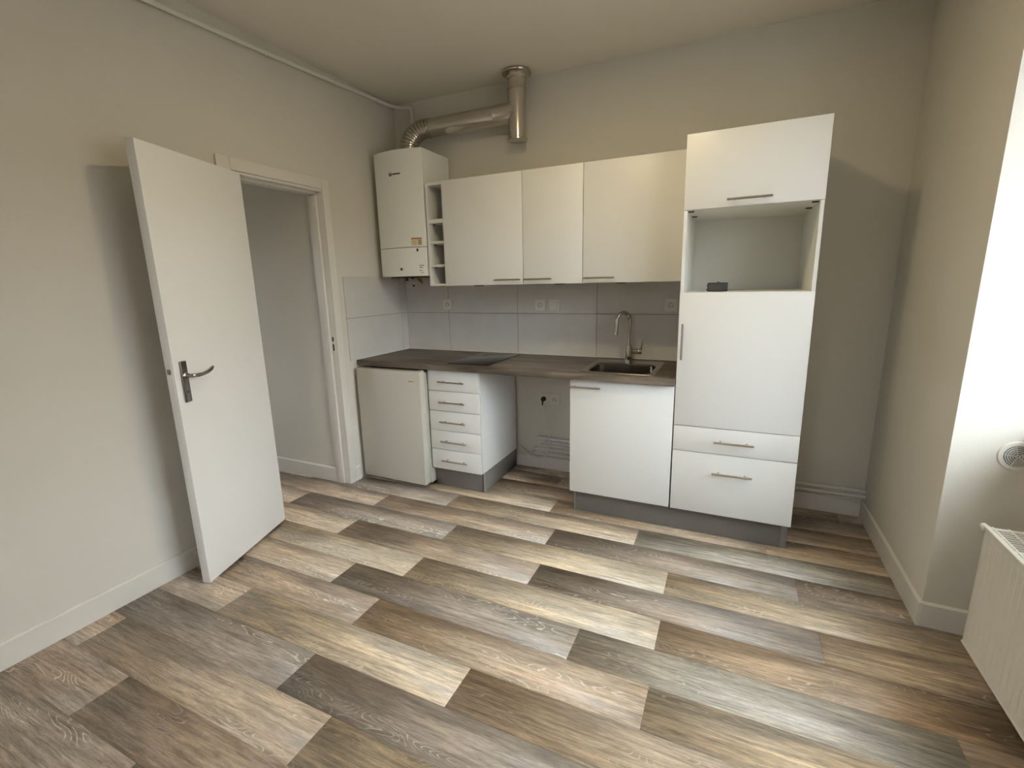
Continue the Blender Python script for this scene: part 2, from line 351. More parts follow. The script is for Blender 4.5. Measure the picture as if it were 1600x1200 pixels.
def bboard(name, segs, hgt=.108, t=.014):
    # segs: list of (p0, p1, normal) along the wall
    b = MB()
    for (x0, y0), (x1, y1), (nx, ny) in segs:
        poly = [(x0, y0, 0), (x0+nx*t, y0+ny*t, 0), (x0+nx*t, y0+ny*t, hgt-.006), (x0+nx*t*.5, y0+ny*t*.5, hgt), (x0, y0, hgt)]
        b.prism(poly, (x1-x0, y1-y0, 0))
    return struct(b.build(name, TRIM, bevel=.001))
bboard('baseboard_left', [((0, YF), (0, -1.512), (1, 0)), ((0, -.757), (0, -.702), (1, 0))])
bboard('baseboard_back', [((.6, 0), (XR, 0), (0, -1))], hgt=.10)
bboard('baseboard_right', [((XR, 0), (XR, YN-.014), (-1, 0)), ((XR, YN), (XG, YN), (0, -1)), ((XG, YN), (XG, YN2), (-1, 0)), ((XR, YN2), (XR, YF), (-1, 0))])
bboard('baseboard_front', [((0, YF), (XR, YF), (0, 1))])
bboard('baseboard_corridor', [((-1.8, -.81), (-.10, -.81), (0, -1)), ((-1.8, -2.8), (-1.8, -.81), (1, 0))])

# door frame
b = MB()
b.box(0, .015, -1.512, -1.435, 0, 2.10, .003); b.box(0, .015, -.815, -.757, 0, 2.10, .003); b.box(0, .015, -1.435, -.815, 2.035, 2.10, .003)
b.box(-.115, .004, -.815, -.795, 0, 2.035, .002); b.box(-.115, .004, -1.435, -1.425, 0, 2.035, .002); b.box(-.115, .004, -1.435, -.795, 2.02, 2.045, .002)
b.box(-.115, -.042, -.829, -.812, 0, 2.022, .004); b.box(-.115, -.042, -1.428, -1.413, 0, 2.022, .004); b.box(-.115, -.042, -1.428, -.812, 2.006, 2.022, .004)
b.box(-.115, -.10, -.815, -.757, 0, 2.1, .003); b.box(-.115, -.10, -1.512, -1.435, 0, 2.1, .003)
fr = struct(b.build('trim_1', TRIM))
b = MB(); b.box(-.030, -.014, -.8165, -.8145, .93, 1.13, 0, 0); b.box(-.028, -.016, -.8172, -.816, 1.05, 1.08, 0, 1); b.box(-.028, -.016, -.8172, -.816, .985, 1.03, 0, 1)
b.build('strike_plate', [TRIM, HOLE], fr)

# open door leaf
HP = Vector((.237, -2.007, 0)) ; U = Vector((-.322, .947, 0)).normalized(); N = Vector((U.y, -U.x, 0))  # from the free edge to the hinge; visible face normal
LW = .642
dm = Matrix((( -U.x, N.x, 0, HP.x), (-U.y, N.y, 0, HP.y), (0, 0, 1, 0), (0, 0, 0, 1)))
def dl(a, n, z): return HP + U*a + N*n + Vector((0, 0, z))     # a: metres from free edge, n: out of visible face
def dbox(b, a0, a1, n0, n1, z0, z1, bev=0, mi=0):
    t = bmesh.new(); bmesh.ops.create_cube(t, size=1)
    for v in t.verts: v.co = Vector(((a0+a1)/2+v.co.x*(a1-a0), (n0+n1)/2+v.co.y*(n1-n0), (z0+z1)/2+v.co.z*(z1-z0)))
    if bev: bmesh.ops.bevel(t, geom=t.edges[:], offset=bev, segments=3, profile=.5, affect='EDGES')
    for v in t.verts: v.co = dl(*v.co)
    return b.merge(t, mi)
b = MB(); dbox(b, 0, LW, -.04, 0, .012, 2.022, .0015)
door = struct(b.build('door_1', DOORM))
# handle set: escutcheon plate, lever, keyhole
b = MB(); dbox(b, .030, .068, 0, .010, .915, 1.105, .004)
hs = b.build('handle_plate', DCHROME, door)
b = MB(); pts = [dl(.050, .008, 1.038), dl(.050, .035, 1.038), dl(.052, .048, 1.038), dl(.065, .055, 1.037), dl(.095, .056, 1.036), dl(.13, .054, 1.040), dl(.16, .050, 1.049), dl(.178, .047, 1.058)]
b.tube(pts, [.010, .0085, .009, .0095, .0085, .009, .0095, .006], 14)
b.lathe(dl(.050, .010, 1.038), [(.016, 0), (.016, .004), (.011, .008)], axis=N, seg=24)
b.build('lever', mat('handle_chrome', (.38, .37, .36), .14, metal=1.0), hs)
b = MB(); b.lathe(dl(.050, .0102, .962), [(.0001, .001), (.0042, .001), (.0042, 0)], axis=N, seg=16); b.build('keyhole', HOLE, hs)
b = MB(); dbox(b, -.0012, .0, -.031, -.009, .94, 1.12, 0, 0)
lk = b.build('lock_faceplate', DOORM, door)
b = MB(); dbox(b, -.007, -.001, -.028, -.013, 1.052, 1.075, .002, 0); b.build('latch_bolt', DCHROME, lk)
for z in (.25, 1.75):
    b = MB(); b.tube([dl(LW+.004, -.02, z), dl(LW+.004, -.02, z+.09)], .007, 12); b.build('hinge', TRIM, door)

# ------------------------------------------------------------------ window in the niche
def window(name, sill, org, ux, w):
    # org: room-side corner of the opening at floor level; ux: direction along the opening; outwards = ux rotated
    ux = Vector(ux); nx = Vector((0, 0, 1)).cross(ux); M4 = Matrix((ux, nx, Vector((0, 0, 1)))).transposed().to_4x4(); M4.translation = Vector(org)
    def fin(b, nm, m, par=None):
        bmesh.ops.transform(b.bm, matrix=M4, verts=b.bm.verts[:]); return b.build(nm, m, par)
    b = MB(); mw = .05
    for q in ((0, .06, ZS, ZH), (w-.06, w, ZS, ZH), (.06, w-.06, ZS, ZS+.07), (.06, w-.06, ZH-.06, ZH), (w/2-mw, w/2+mw, ZS+.07, ZH-.06)): b.box(q[0], q[1], .03, .09, q[2], q[3], .004)
    win = struct(fin(b, name, TRIM))
    for a, c in ((.06, w/2-mw), (w/2+mw, w-.06)):
        b = MB(); b.box(a, c, .058, .064, ZS+.07, ZH-.06); fin(b, 'window_pane', GLASS, win)
    b = MB(); b.tube([(w/2, .03, 1.55), (w/2, -.015, 1.55), (w/2, -.02, 1.54), (w/2, -.02, 1.43)], .009, 12); fin(b, 'window_handle', PLAST, win)
    b = MB(); b.box(0, w, -.05, .1, ZS-.005, ZS+.012, .004); struct(fin(b, sill, TRIM))   # window board
window('window_1', 'trim_2', (XG, YN, 0), (0, -1, 0), YN-YN2)
window('fill_window', 'fill_window_trim', (WX1, YF-.12, 0), (-1, 0, 0), WX1-WX0)  # unseen window, added behind the camera to fill the shaded fronts

# ------------------------------------------------------------------ radiator
RX0, RX1, RY1, RY0, RZ0, RZ1 = 3.298, 3.44, -1.235, -2.235, .12, .572
rad = thing('radiator', 'white ribbed panel radiator with slotted top grille in the window niche', 'radiator', ((RX0+RX1)/2, (RY0+RY1)/2, 0))
def panel(b, x, sgn):
    # fluted sheet: vertical ribs
    ys = []; n = int(round((RY1-RY0-.05)/.0333)); y = RY1
    prof = [(RY1, 0), (RY1-.022, 0)]
    for i in range(n):
        c = RY1-.025-(i+.5)*.0333
        prof += [(c+.0145, 0), (c+.0065, .0085), (c-.0065, .0085), (c-.0145, 0)]
    prof += [(RY0+.02, 0), (RY0, 0)]
    for z0, z1, k0, k1 in ((RZ0, RZ0+.03, 0, 0), (RZ0+.03, RZ0+.045, 0, 1), (RZ0+.045, RZ1-.05, 1, 1), (RZ1-.05, RZ1-.035, 1, 0), (RZ1-.035, RZ1, 0, 0)):
        a = [b.bm.verts.new((x-sgn*(-p*k0)*1.0, y, z0)) for y, p in prof]; c = [b.bm.verts.new((x+sgn*p*k1, y, z1)) for y, p in prof]
        for i in range(len(prof)-1):
            fc = b.bm.faces.new((a[i], a[i+1], c[i+1], c[i])); fc.smooth = True
b = MB(); panel(b, RX0+.004, 1)
b.box(RX0+.012, RX0+.02, RY0, RY1, RZ0, RZ1, .002)
bmesh.ops.remove_doubles(b.bm, verts=b.bm.verts[:], dist=.0002)
b.tube([(RX0+.006, RY0, RZ0+.002), (RX0+.006, RY1, RZ0+.002)], .006, 10); b.tube([(RX0+.006, RY0, RZ1-.004), (RX0+.006, RY1, RZ1-.004)], .006, 10)
b.box(RX0+.004, RX0+.018, RY1-.004, RY1, RZ0, RZ1, .001)
b.build('front_panel', RAD, rad, sharp=60)
b = MB(); b.box(RX1-.016, RX1, RY0, RY1, RZ0, RZ1, .003); b.build('rear_panel', RAD, rad)
b = MB()
for x0 in (RX0+.018, RX0+.060, RX0+.098): b.box(x0, x0+.006, RY0, RY1, RZ1-.004, RZ1+.003)
b.box(RX1-.022, RX1+.002, RY0, RY1, RZ1-.006, RZ1+.003); b.box(RX0, RX0+.014, RY0, RY1, RZ1-.006, RZ1+.003, .001)
y = RY1-.004; i = 0
while y > RY0:
    w = .018 if i % 9 == 0 else .0045
    b.box(RX0+.01, RX1-.015, y-w, y, RZ1-.003, RZ1+.002); y -= w+.0115; i += 1
b.build('top_grille', RAD, rad)
for ya in (RY1-.003, RY0+.001):
    b = MB(); b.box(RX0+.018, RX1-.016, ya, ya+.002, RZ0+.02, RZ1-.004); b.build('side_cover', RAD, rad)
b = MB()
i = 0; y = RY1-.02
while y > RY0+.02:
    b.box(RX0+.022, RX1-.018, y-.001, y, RZ0+.03, RZ1-.03); y -= .025
b.build('convector_fins', mat('fin_grey', (.35, .35, .35), .6), rad)
b = MB(); b.lathe((RX0+.012, RY1-.002, RZ1-.012), [(.0, 0), (.013, 0), (.013, .018), (.011, .024), (.011, .036), (.006, .038), (.0, .038)], axis='y', seg=20)
vv = b.build('bleed_valve', RAD, rad)
b = MB(); b.lathe((RX0+.012, RY1+.0365, RZ1-.012), [(.0065, 0), (.0065, .0006), (0, .0006)], axis='y', seg=16); b.build('valve_socket', DGREY, vv)
for y in (RY1-.15, RY0+.15):
    b = MB(); b.box(RX1, XG, y-.015, y+.015, RZ1-.12, RZ1-.08, .002); b.box(XG-.004, XG, y-.015, y+.015, RZ0+.05, RZ1-.05, .001); b.build('bracket', RAD, rad)
for y in (RY0-.03,):
    b = MB(); b.tube([(3.37, RY0, RZ0+.03), (3.37, RY0-.03, RZ0+.03), (3.37, RY0-.035, RZ0+.02), (3.37, RY0-.035, 0.0)], .008, 12); b.build('supply_pipe', RAD, rad)

# round wall vent on the niche side
vent = thing('air_vent', 'round white ventilation grille on the niche wall above the radiator', 'vent', (3.447, YN, .705))
VC = (3.447, YN, .762)
b = MB(); b.lathe(VC, [(.040, -.001), (.040, -.0045), (.043, -.0055), (.054, -.0045), (.0575, 0)], axis='y', seg=48); b.build('vent_rim', TRIM, vent)
b = MB(); b.lathe(VC, [(.0, -.0008), (.041, -.0008)], axis='y', seg=40); b.build('vent_shade', mat('vent_shadow', (.22, .24, .27), .8), vent)  # plain dark disc: shade behind the louvres put into the colour
b = MB()
for r in (.005, .0125, .0195, .0265, .0335): b.lathe(VC, [(r, -.0012), (r, -.0048), (r+.0028, -.0048), (r+.0028, -.0012)], axis='y', seg=40)
for k in range(5):
    a = math.radians(90+72*k)+.25
    p0 = Vector(VC)+Vector((math.cos(a)*.002, -.0045, math.sin(a)*.002)); p1 = Vector(VC)+Vector((math.cos(a)*.041, -.0045, math.sin(a)*.041))
    b.tube([p0, p1], .0014, 6)
b.build('vent_louvres', TRIM, vent)

# ------------------------------------------------------------------ backsplash tiles
ZC = .8955
b = MB()
g = .0026
def tiles_back(xs, zs):
    for x0, x1 in zip(xs, xs[1:]):
        for z0, z1 in zip(zs, zs[1:]): b.box(x0+g/2, x1-g/2, -.0085, -.002, z0+g/2, z1-g/2, .0008, 0, 1)
def tiles_left(ys, zs):
    for y1, y0 in zip(ys, ys[1:]):
        for z0, z1 in zip(zs, zs[1:]): b.box(.002, .0085, y0+g/2, y1-g/2, z0+g/2, z1-g/2, .0008, 0, 1)
b.box(.0086, 2.208, -.0068, -.0005, .896, 1.485, 0, 1)
tiles_back([.009, .4158, 1.0158, 1.6158, 2.21], [.893, 1.1969, 1.488])
b.box(.0086, 2.21, -.0105, -.0075, ZC, ZC+.005, .001, 2)
bs = b.build('tiled_backsplash', [TILE, GROUT, TRIM]); tag(bs, 'large grey wall tiles behind the worktop, with sockets in them', 'backsplash')
b = MB()
b.box(.0005, .0068, -.697, -.0005, .896, 1.485, 0, 1)
tiles_left([-.001, -.088, -.700], [.893, 1.1969, 1.488])
b.box(.0075, .0105, -.640, -.011, ZC, ZC+.005, .001, 2)
bs = b.build('tiled_backsplash', [TILE, GROUT, TRIM]); tag(bs, 'short run of grey wall tiles on the left wall, beside the doorway below the boiler', 'backsplash')

# ------------------------------------------------------------------ sockets and switch
def rounded_square(b, c, hw, y0, y1, r=.008, mi=0, n=5):
    pts = []
    for sx_, sz_, a0 in ((1, 1, 0), (-1, 1, 90), (-1, -1, 180), (1, -1, 270)):
        for k in range(n+1):
            a = math.radians(a0+90*k/n); pts.append((c[0]+sx_*(hw-r)+math.cos(a)*r, y0, c[2]+sz_*(hw-r)+math.sin(a)*r))
    b.prism(pts, (0, y1-y0, 0), mi)
def make_socket(loc, label, yb=-.0085):
    t = thing('power_socket', label, 'socket', loc)
    x, y, z = loc
    c = (x, y, z+.041)
    b = MB(); rounded_square(b, c, .041, y, y-.009, .006); b.build('cover_plate', PLAST, t, bevel=.0015)
    b = MB(); rounded_square(b, c, .0265, y-.009, y-.0105, .004)
    b.lathe((x, y-.0105, z+.041), [(.0205, 0), (.0205, -.0012), (.0185, -.0012), (.0178, .0004), (.0001, .0004)], axis='y', seg=28)
    ins = b.build('socket_insert', PLAST, t)
    b = MB()
    for dx in (-.0095, .0095): b.lathe((x+dx, y-.0113, z+.037), [(.0032, 0), (.0001, -.0001)], axis='y', seg=12)
    b.lathe((x, y-.0109, z+.041), [(.0178, 0), (.0178, -.00005), (.0164, -.00005), (.0164, 0)], axis='y', seg=28)
    b.build('contact_holes', HOLE, ins)
    b = MB(); b.lathe((x, y-.0105, z+.051), [(.0028, 0), (.0026, -.006), (.0001, -.0075)], axis='y', seg=12); b.build('earth_pin', CHROME, ins)
    return t
s0 = make_socket((.411, -.0085, 1.222), 'white wall socket on the tiles nearest the boiler')
copy_tree(s0, (1.199, -.0085, 1.217), 'white wall socket on the tiles just left of the light switch')
copy_tree(s0, (2.104, -.0085, 1.217), 'white wall socket on the tiles above the sink tap, beside the tall cabinet')
copy_tree(s0, (1.221, -.0, .519), 'low wall socket under the worktop with a black plug in it')
copy_tree(s0, (1.306, -.0, .519), 'empty low wall socket under the worktop, nearest the sink cabinet')
sw = thing('light_switch', 'square white rocker switch on the tiles beside a socket', 'switch', (1.308, -.0085, 1.217))
b = MB(); rounded_square(b, (1.308, 0, 1.258), .041, -.0085, -.0175, .006); b.build('cover_plate', PLAST, sw, bevel=.0015)
b = MB(); rounded_square(b, (1.308, 0, 1.258), .0235, -.0175, -.018, .002, 1)
rounded_square(b, (1.308, 0, 1.258), .0222, -.018, -.0205, .002, 0); b.build('rocker', [PLAST, SEAL], sw)
hk = MB().box(1.946, 1.962, -.011, -.0085, .994, .999, .001).build('tile_adhesive_pad', TRIM); tag(hk, 'tiny pale strip stuck to the tile right of the tap lever', 'sticker')

# ------------------------------------------------------------------ handle helper
def bar_handle(parent, x0, x1, yf, z, vertical=False, z1=None, gap=.028, r=.0055):
    # yf: face plane of the front; bar stands gap in front of it
    b = MB(); y = yf-gap
    if not vertical:
        b.tube([(x0, y, z), (x0+.001, y, z), (x1-.001, y, z), (x1, y, z)], [r*.85, r, r, r*.85], 14)
        for t in (.17, .83):
            x = x0+(x1-x0)*t; b.tube([(x, y+.001, z), (x, yf, z)], .0042, 10)
    else:
        b.tube([(x0, y, z), (x0, y, z+.001), (x0, y, z1-.001), (x0, y, z1)], [r*.85, r, r, r*.85], 14)
        for t in (.17, .83):
            q = z+(z1-z)*t; b.tube([(x0, y+.001, q), (x0, yf, q)], .0042, 10)
    return b.build('handle', STEEL, parent)
def front(name, parent, x0, x1, yf, z0, z1, th=.018):
    return MB().box(x0, x1, yf, yf+th, z0, z1, .0012).build(name, CAB, parent)

# ------------------------------------------------------------------ fridge
fg = thing('mini_fridge', 'white under-counter fridge in the corner beside the doorway', 'fridge', (.32, -.38, 0))
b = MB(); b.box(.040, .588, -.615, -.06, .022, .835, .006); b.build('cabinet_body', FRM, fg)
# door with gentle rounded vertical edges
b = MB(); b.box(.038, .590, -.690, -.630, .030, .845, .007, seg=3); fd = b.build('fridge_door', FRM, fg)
b = MB(); b.box(.046, .582, -.631, -.614, .045, .828); b.build('door_seal', SEAL, fg)
b = MB(); rounded_square(b, (.519, 0, .780), .010, -.690, -.6915, .009, 1)
t = bmesh.new(); bmesh.ops.create_uvsphere(t, u_segments=24, v_segments=8, radius=1)
b.merge(t, 1, True, Matrix.Translation((.519, -.690, .780)) @ Matrix.Diagonal((.024, .0022, .0085, 1)))
for i, (w, hh) in enumerate(((.004, .006), (.004, .006), (.003, .006), (.004, .006), (.004, .006))): b.box(.503+i*.0066, .503+i*.0066+w, -.6928, -.691, .777, .777+hh, 0, 0)
b.build('badge', [INK, STKY], fd)
b = MB(); b.box(.560, .586, -.665, -.635, .845, .851, .001); b.build('top_hinge', SEAL, fg)
for x in (.08, .55):
    for y in (-.58, -.12):
        b = MB(); b.lathe((x, y, 0), [(.018, 0), (.018, .012), (.008, .014), (.008, .024)], seg=16, cap=(True, False)); b.build('foot', DGREY, fg)
b = MB(); b.box(.06, .57, -.605, -.600, .006, .03); b.build('lower_cover', DGREY, fg)

# ------------------------------------------------------------------ drawer unit
XD0, XD1, YFR, ZB, ZD = .6008, .9967, -.6123, .1438, .8441
du = thing('drawer_unit', 'white base unit of five drawers between the fridge and the open gap', 'cabinet', ((XD0+XD1)/2, -.3, 0))
b = MB(); b.box(XD0, XD0+.016, -.592, -.03, ZB, .857); b.box(XD1-.016, XD1, -.592, -.03, ZB, .857); b.box(XD0+.016, XD1-.016, -.592, -.03, ZB, ZB+.016)
b.box(XD0+.016, XD1-.016, -.05, -.042, ZB+.016, .857); b.box(XD0+.016, XD1-.016, -.592, -.50, .840, .857)
b.build('carcass', CAB, du)
zz = [.1438, .2905, .430, .5705, .711, .853]
for i in range(5):
    d = front('drawer', du, XD0+.001, XD1-.001, YFR, zz[i]+.002, zz[i+1]-.002)
    bar_handle(d, .697, .897, YFR, [.216, .356, .497, .637, .778][i])
b = MB(); b.box(XD0+.004, XD1-.005, -.572, -.556, 0, ZB, .001); b.box(XD1-.019, XD1-.003, -.572, -.035, 0, ZB, .001)
kp = b.build('kick_plate', KICK, du)
b = MB(); b.tube([(XD1-.008, -.566, 0), (XD1-.008, -.566, ZB-.001)], .0085, 16); b.build('corner_trim', KICKT, kp)

# ------------------------------------------------------------------ sink cabinet
XS0, XS1, XT1 = 1.6205, 2.2125, 2.8148
sc_ = thing('sink_cabinet', 'white single-door base cabinet below the sink', 'cabinet', ((XS0+XS1)/2, -.3, 0))
b = MB(); b.box(XS0, XS0+.016, -.592, -.045, ZB, .857); b.box(XS1-.018, XS1-.002, -.592, -.045, ZB, .857); b.box(XS0+.016, XS1-.018, -.592, -.045, ZB, ZB+.016)
b.build('carcass', CAB, sc_)
d = front('cabinet_door', sc_, XS0, XS1-.002, YFR, ZB, .853)
bar_handle(d, XS0-.004, XS0+.188, YFR, .8145)
b = MB(); b.box(XS0+.012, XT1-.004, -.572, -.556, 0, ZB-.005, .001)
b.box(XS0+.012, XS0+.028, -.556, -.05, 0, ZB-.005, .001); b.box(XT1-.020, XT1-.004, -.556, -.05, 0, ZB-.005, .001)
kb = b.build('kick_board', KICK); tag(kb, 'long dark grey kickboard under the sink cabinet and tall cabinet', 'kickboard')
b = MB(); b.tube([(XS0+.020, -.566, 0), (XS0+.020, -.566, ZB-.005)], .0085, 16); b.build('corner_trim', KICK, kb)
b = MB(); b.box(XT1-.034, XT1-.003, -.574, -.566, 0, ZB-.006, .002); b.build('corner_trim', KICKT, kb)

# ------------------------------------------------------------------ worktop
ct0, ct1 = ZC-.038, ZC
hx0, hx1, hy0, hy1 = 1.692, 2.072, -.552, -.232
b = MB(); X1 = 2.2115; YB = -.0105; YFt = -.6422
def edge_profile(x0, x1):
    poly = [(x0, hy0, ct0), (x0, YFt, ct0), (x0, YFt, ct1-.004), (x0, YFt+.0012, ct1-.0012), (x0, YFt+.004, ct1), (x0, hy0, ct1)]
    b.prism(poly, (x1-x0, 0, 0))
edge_profile(.010, X1)
b.box(.010, hx0, hy0, hy1, ct0, ct1); b.box(hx1, X1, hy0, hy1, ct0, ct1); b.box(.010, X1, hy1, YB, ct0, ct1)
wt = b.build('worktop', COUNTER); tag(wt, 'dark brown wood-effect laminate worktop with hob and sink let in', 'worktop')

# hob
b = MB(); poly = [(.745, -.578), (1.055, -.578), (1.055, -.055), (.745, -.055)]
hob = thing('ceramic_hob', 'black glass two-zone hob lying flush on the worktop', 'hob', (.90, -.316, ZC))
b.box(.745, 1.055, -.578, -.055, ZC, ZC+.006, .0022); hg = b.build('glass_plate', GLASSB, hob)
b = MB()
for (cy, r) in ((-.195, .085), (-.405, .070)): b.lathe((.90, cy, ZC+.0061), [(r, 0), (r, .0002), (r-.0015, .0002), (r-.0015, 0)], seg=48)
b.build('cooking_zone', mat('zone_mark', (.06, .06, .065), .3), hg)

# ------------------------------------------------------------------ sink
def rrect(x0, x1, y0, y1, r, z, n=6):
    pts = []
    for cx, cy, a0 in ((x1-r, y1-r, 0), (x0+r, y1-r, 90), (x0+r, y0+r, 180), (x1-r, y0+r, 270)):
        for k in range(n+1):
            a = math.radians(a0+90*k/n); pts.append((cx+math.cos(a)*r, cy+math.sin(a)*r, z))
    return pts
sk = thing('kitchen_sink', 'small rectangular stainless steel sink let into the worktop', 'sink', (1.88, -.345, ZC))
b = MB()
loops = [rrect(1.660, 2.096, -.578, -.098, .018, ZC+.0002), rrect(1.662, 2.094, -.576, -.100, .018, ZC+.0035), rrect(1.668, 2.088, -.570, -.106, .016, ZC+.0048),
         rrect(1.684, 2.076, -.558, -.222, .05, ZC+.0035), rrect(1.694, 2.066, -.552, -.234, .055, ZC+.0025), rrect(1.699, 2.061, -.547, -.240, .055, ZC-.004), rrect(1.704, 2.056, -.540, -.246, .055, ZC-.12),
         rrect(1.715, 2.045, -.528, -.258, .055, ZC-.142), rrect(1.74, 2.02, -.50, -.285, .05, ZC-.150), rrect(1.84, 1.92, -.42, -.35, .03, ZC-.154)]
rg = [[b.bm.verts.new(p) for p in lp] for lp in loops]
for a, c in zip(rg, rg[1:]):
    n = len(a)
    for k in range(n):
        fc = b.bm.faces.new((a[k], a[(k+1) % n], c[(k+1) % n], c[k])); fc.smooth = True
b.bm.faces.new(rg[-1])
b.build('basin', SINKM, sk, sharp=25)
b = MB(); b.lathe((1.88, -.385, ZC-.1535), [(.0, .002), (.03, .002), (.038, .004), (.042, .001)], seg=28); b.build('drain', CHROME, sk)
b = MB(); rounded = [(1.865, 0), (1.9, 0)]
b.box(1.852, 1.872, -.2440, -.2435, ZC-.052, ZC-.038, 0); b.box(1.884, 1.904, -.2440, -.2435, ZC-.052, ZC-.038, 0); 
of = b.build('overflow_slots', HOLE, sk)
b = MB(); b.lathe((1.878, -.2445, ZC-.045), [(.0045, 0), (.004, -.002), (.0001, -.0025)], axis='y', seg=12); b.build('overflow_screw', CHROME, sk)

# ------------------------------------------------------------------ tap
TX, TY = 1.866, -.128; dx, dy = -.72, -.69; zt0 = ZC+.004
tap = thing('kitchen_tap', 'chrome swan-neck mixer tap with side lever behind the sink', 'tap', (TX, TY, zt0))
b = MB(); b.lathe((TX, TY, zt0), [(.026, 0), (.026, .004), (.0215, .006), (.0205, .095), (.019, .103), (.0105, .104)], seg=28, cap=(True, False))
tb = b.build('tap_body', CHROME, tap)
b = MB(); R = .047; zt = zt0+.268; pts = [(TX, TY, zt0+.10), (TX, TY, zt0+.17), (TX, TY, zt-.008)]
for k in range(0, 13):
    a = math.radians(180*k/12*.94); h = R-R*math.cos(a); pts.append((TX+dx*h, TY+dy*h, zt+R*math.sin(a)*1.02))
h = R-R*math.cos(math.radians(170)); pts.append((TX+dx*(h+.004), TY+dy*(h+.004), zt-.045)); pts.append((TX+dx*(h+.010), TY+dy*(h+.010), zt-.09))
b.tube(pts, [.0115]*(len(pts)-2)+[.0115, .013], 16)
b.build('spout', CHROME, tap)
b = MB(); zl = zt0+.066
b.lathe((TX+.015, TY, zl), [(.0001, 0), (.0165, 0), (.0165, .040), (.0148, .042), (.0175, .045), (.0175, .064), (.015, .068), (.0001, .068)], axis='x', seg=24); b.build('mixer_cartridge', CHROME, tap)
b = MB(); b.tube([(TX+.073, TY, zl+.004), (TX+.079, TY-.002, zl+.025), (TX+.082, TY-.004, zl+.05), (TX+.084, TY-.005, zl+.078)], [.0085, .0062, .0055, .0042], 12); b.build('lever', CHROME, tap)

# ------------------------------------------------------------------ tall cabinet
XT0 = 2.2150
tl = thing('tall_cabinet', 'tall white kitchen cabinet with an empty appliance niche in its middle', 'cabinet', ((XT0+XT1)/2, -.3, 0))
ZT, ZT1, ZT2, ZT3, ZT4 = 2.1082, 1.7569, 1.3496, .6389, .496
b = MB(); tx0, tx1 = XT0, XT1
b.box(tx0, tx0+.017, -.592, -.045, ZB, ZT); b.box(tx1-.017, tx1, -.592, -.045, ZB, ZT)
b.box(tx0+.017, tx1-.017, -.592, -.045, ZT-.016, ZT); b.box(tx0+.017, tx1-.017, -.592, -.054, ZT2-.016, ZT2+.002); b.box(tx0+.017, tx1-.017, -.592, -.054, ZT1, ZT1+.016); b.box(tx0+.017, tx1-.017, -.592, -.045, ZB, ZB+.016)
b.box(tx0+.017, tx1-.017, -.054, -.046, ZB+.016, ZT-.016)
ca = b.build('carcass', CABIN, tl)
for xa in (tx0+.001, tx1-.0172):
    b = MB(); b.box(xa, xa+.0162, -.6118, -.5915, ZT2+.001, ZT1-.001); b.build('niche_edge_strip', CAB, tl)
for x0, x1 in ((tx0+.018, tx0+.045), (tx1-.045, tx1-.018)):
    for y in (-.57, -.35):
        b = MB(); b.box(x0, x1, y, y+.012, ZT1-.006, ZT1-.0005, .001); b.build('shelf_clip', DGREY, tl)
fl_ = front('flap_door', tl, tx0, tx1, YFR, ZT1+.001, ZT); bar_handle(fl_, 2.410, 2.604, YFR, 1.789)
td = front('cabinet_door', tl, tx0, tx1, YFR, ZT3+.002, ZT2); bar_handle(td, 2.238, None, YFR, 1.005, True, 1.193)
d1 = front('drawer', tl, tx0, tx1, YFR, ZT4+.002, ZT3-.002); bar_handle(d1, 2.421, 2.613, YFR, .5685)
d2 = front('drawer', tl, tx0, tx1, YFR, ZB+.001, ZT4-.002); bar_handle(d2, 2.422, 2.616, YFR, .392)
th = .0055
tl.rotation_euler = (0, -th, 0); tl.location = Vector(tl.location) + Vector((.0055, 0, 0))

bx = thing('black_gadget_box', 'small black plastic box left in the niche of the tall cabinet', 'box', (2.385, -.47, ZT2+.003))
b = MB(); z0 = ZT2+.003; b.box(2.336, 2.436, -.49, -.45, z0, z0+.046, .004); gb = b.build('box_shell', BLACK, bx)
b = MB(); b.box(2.343, 2.406, -.492, -.489, z0+.006, z0+.037, .001); b.build('front_panel', DGREY, bx)
b = MB(); b.box(2.384, 2.393, -.475, -.465, z0+.045, z0+.0505, .001); b.build('button', BLACK, bx)
b = MB(); b.box(2.332, 2.337, -.48, -.46, z0+.006, z0+.013, .001); b.box(2.332, 2.337, -.48, -.46, z0+.028, z0+.034, .001); b.build('side_catch', BLACK, bx)

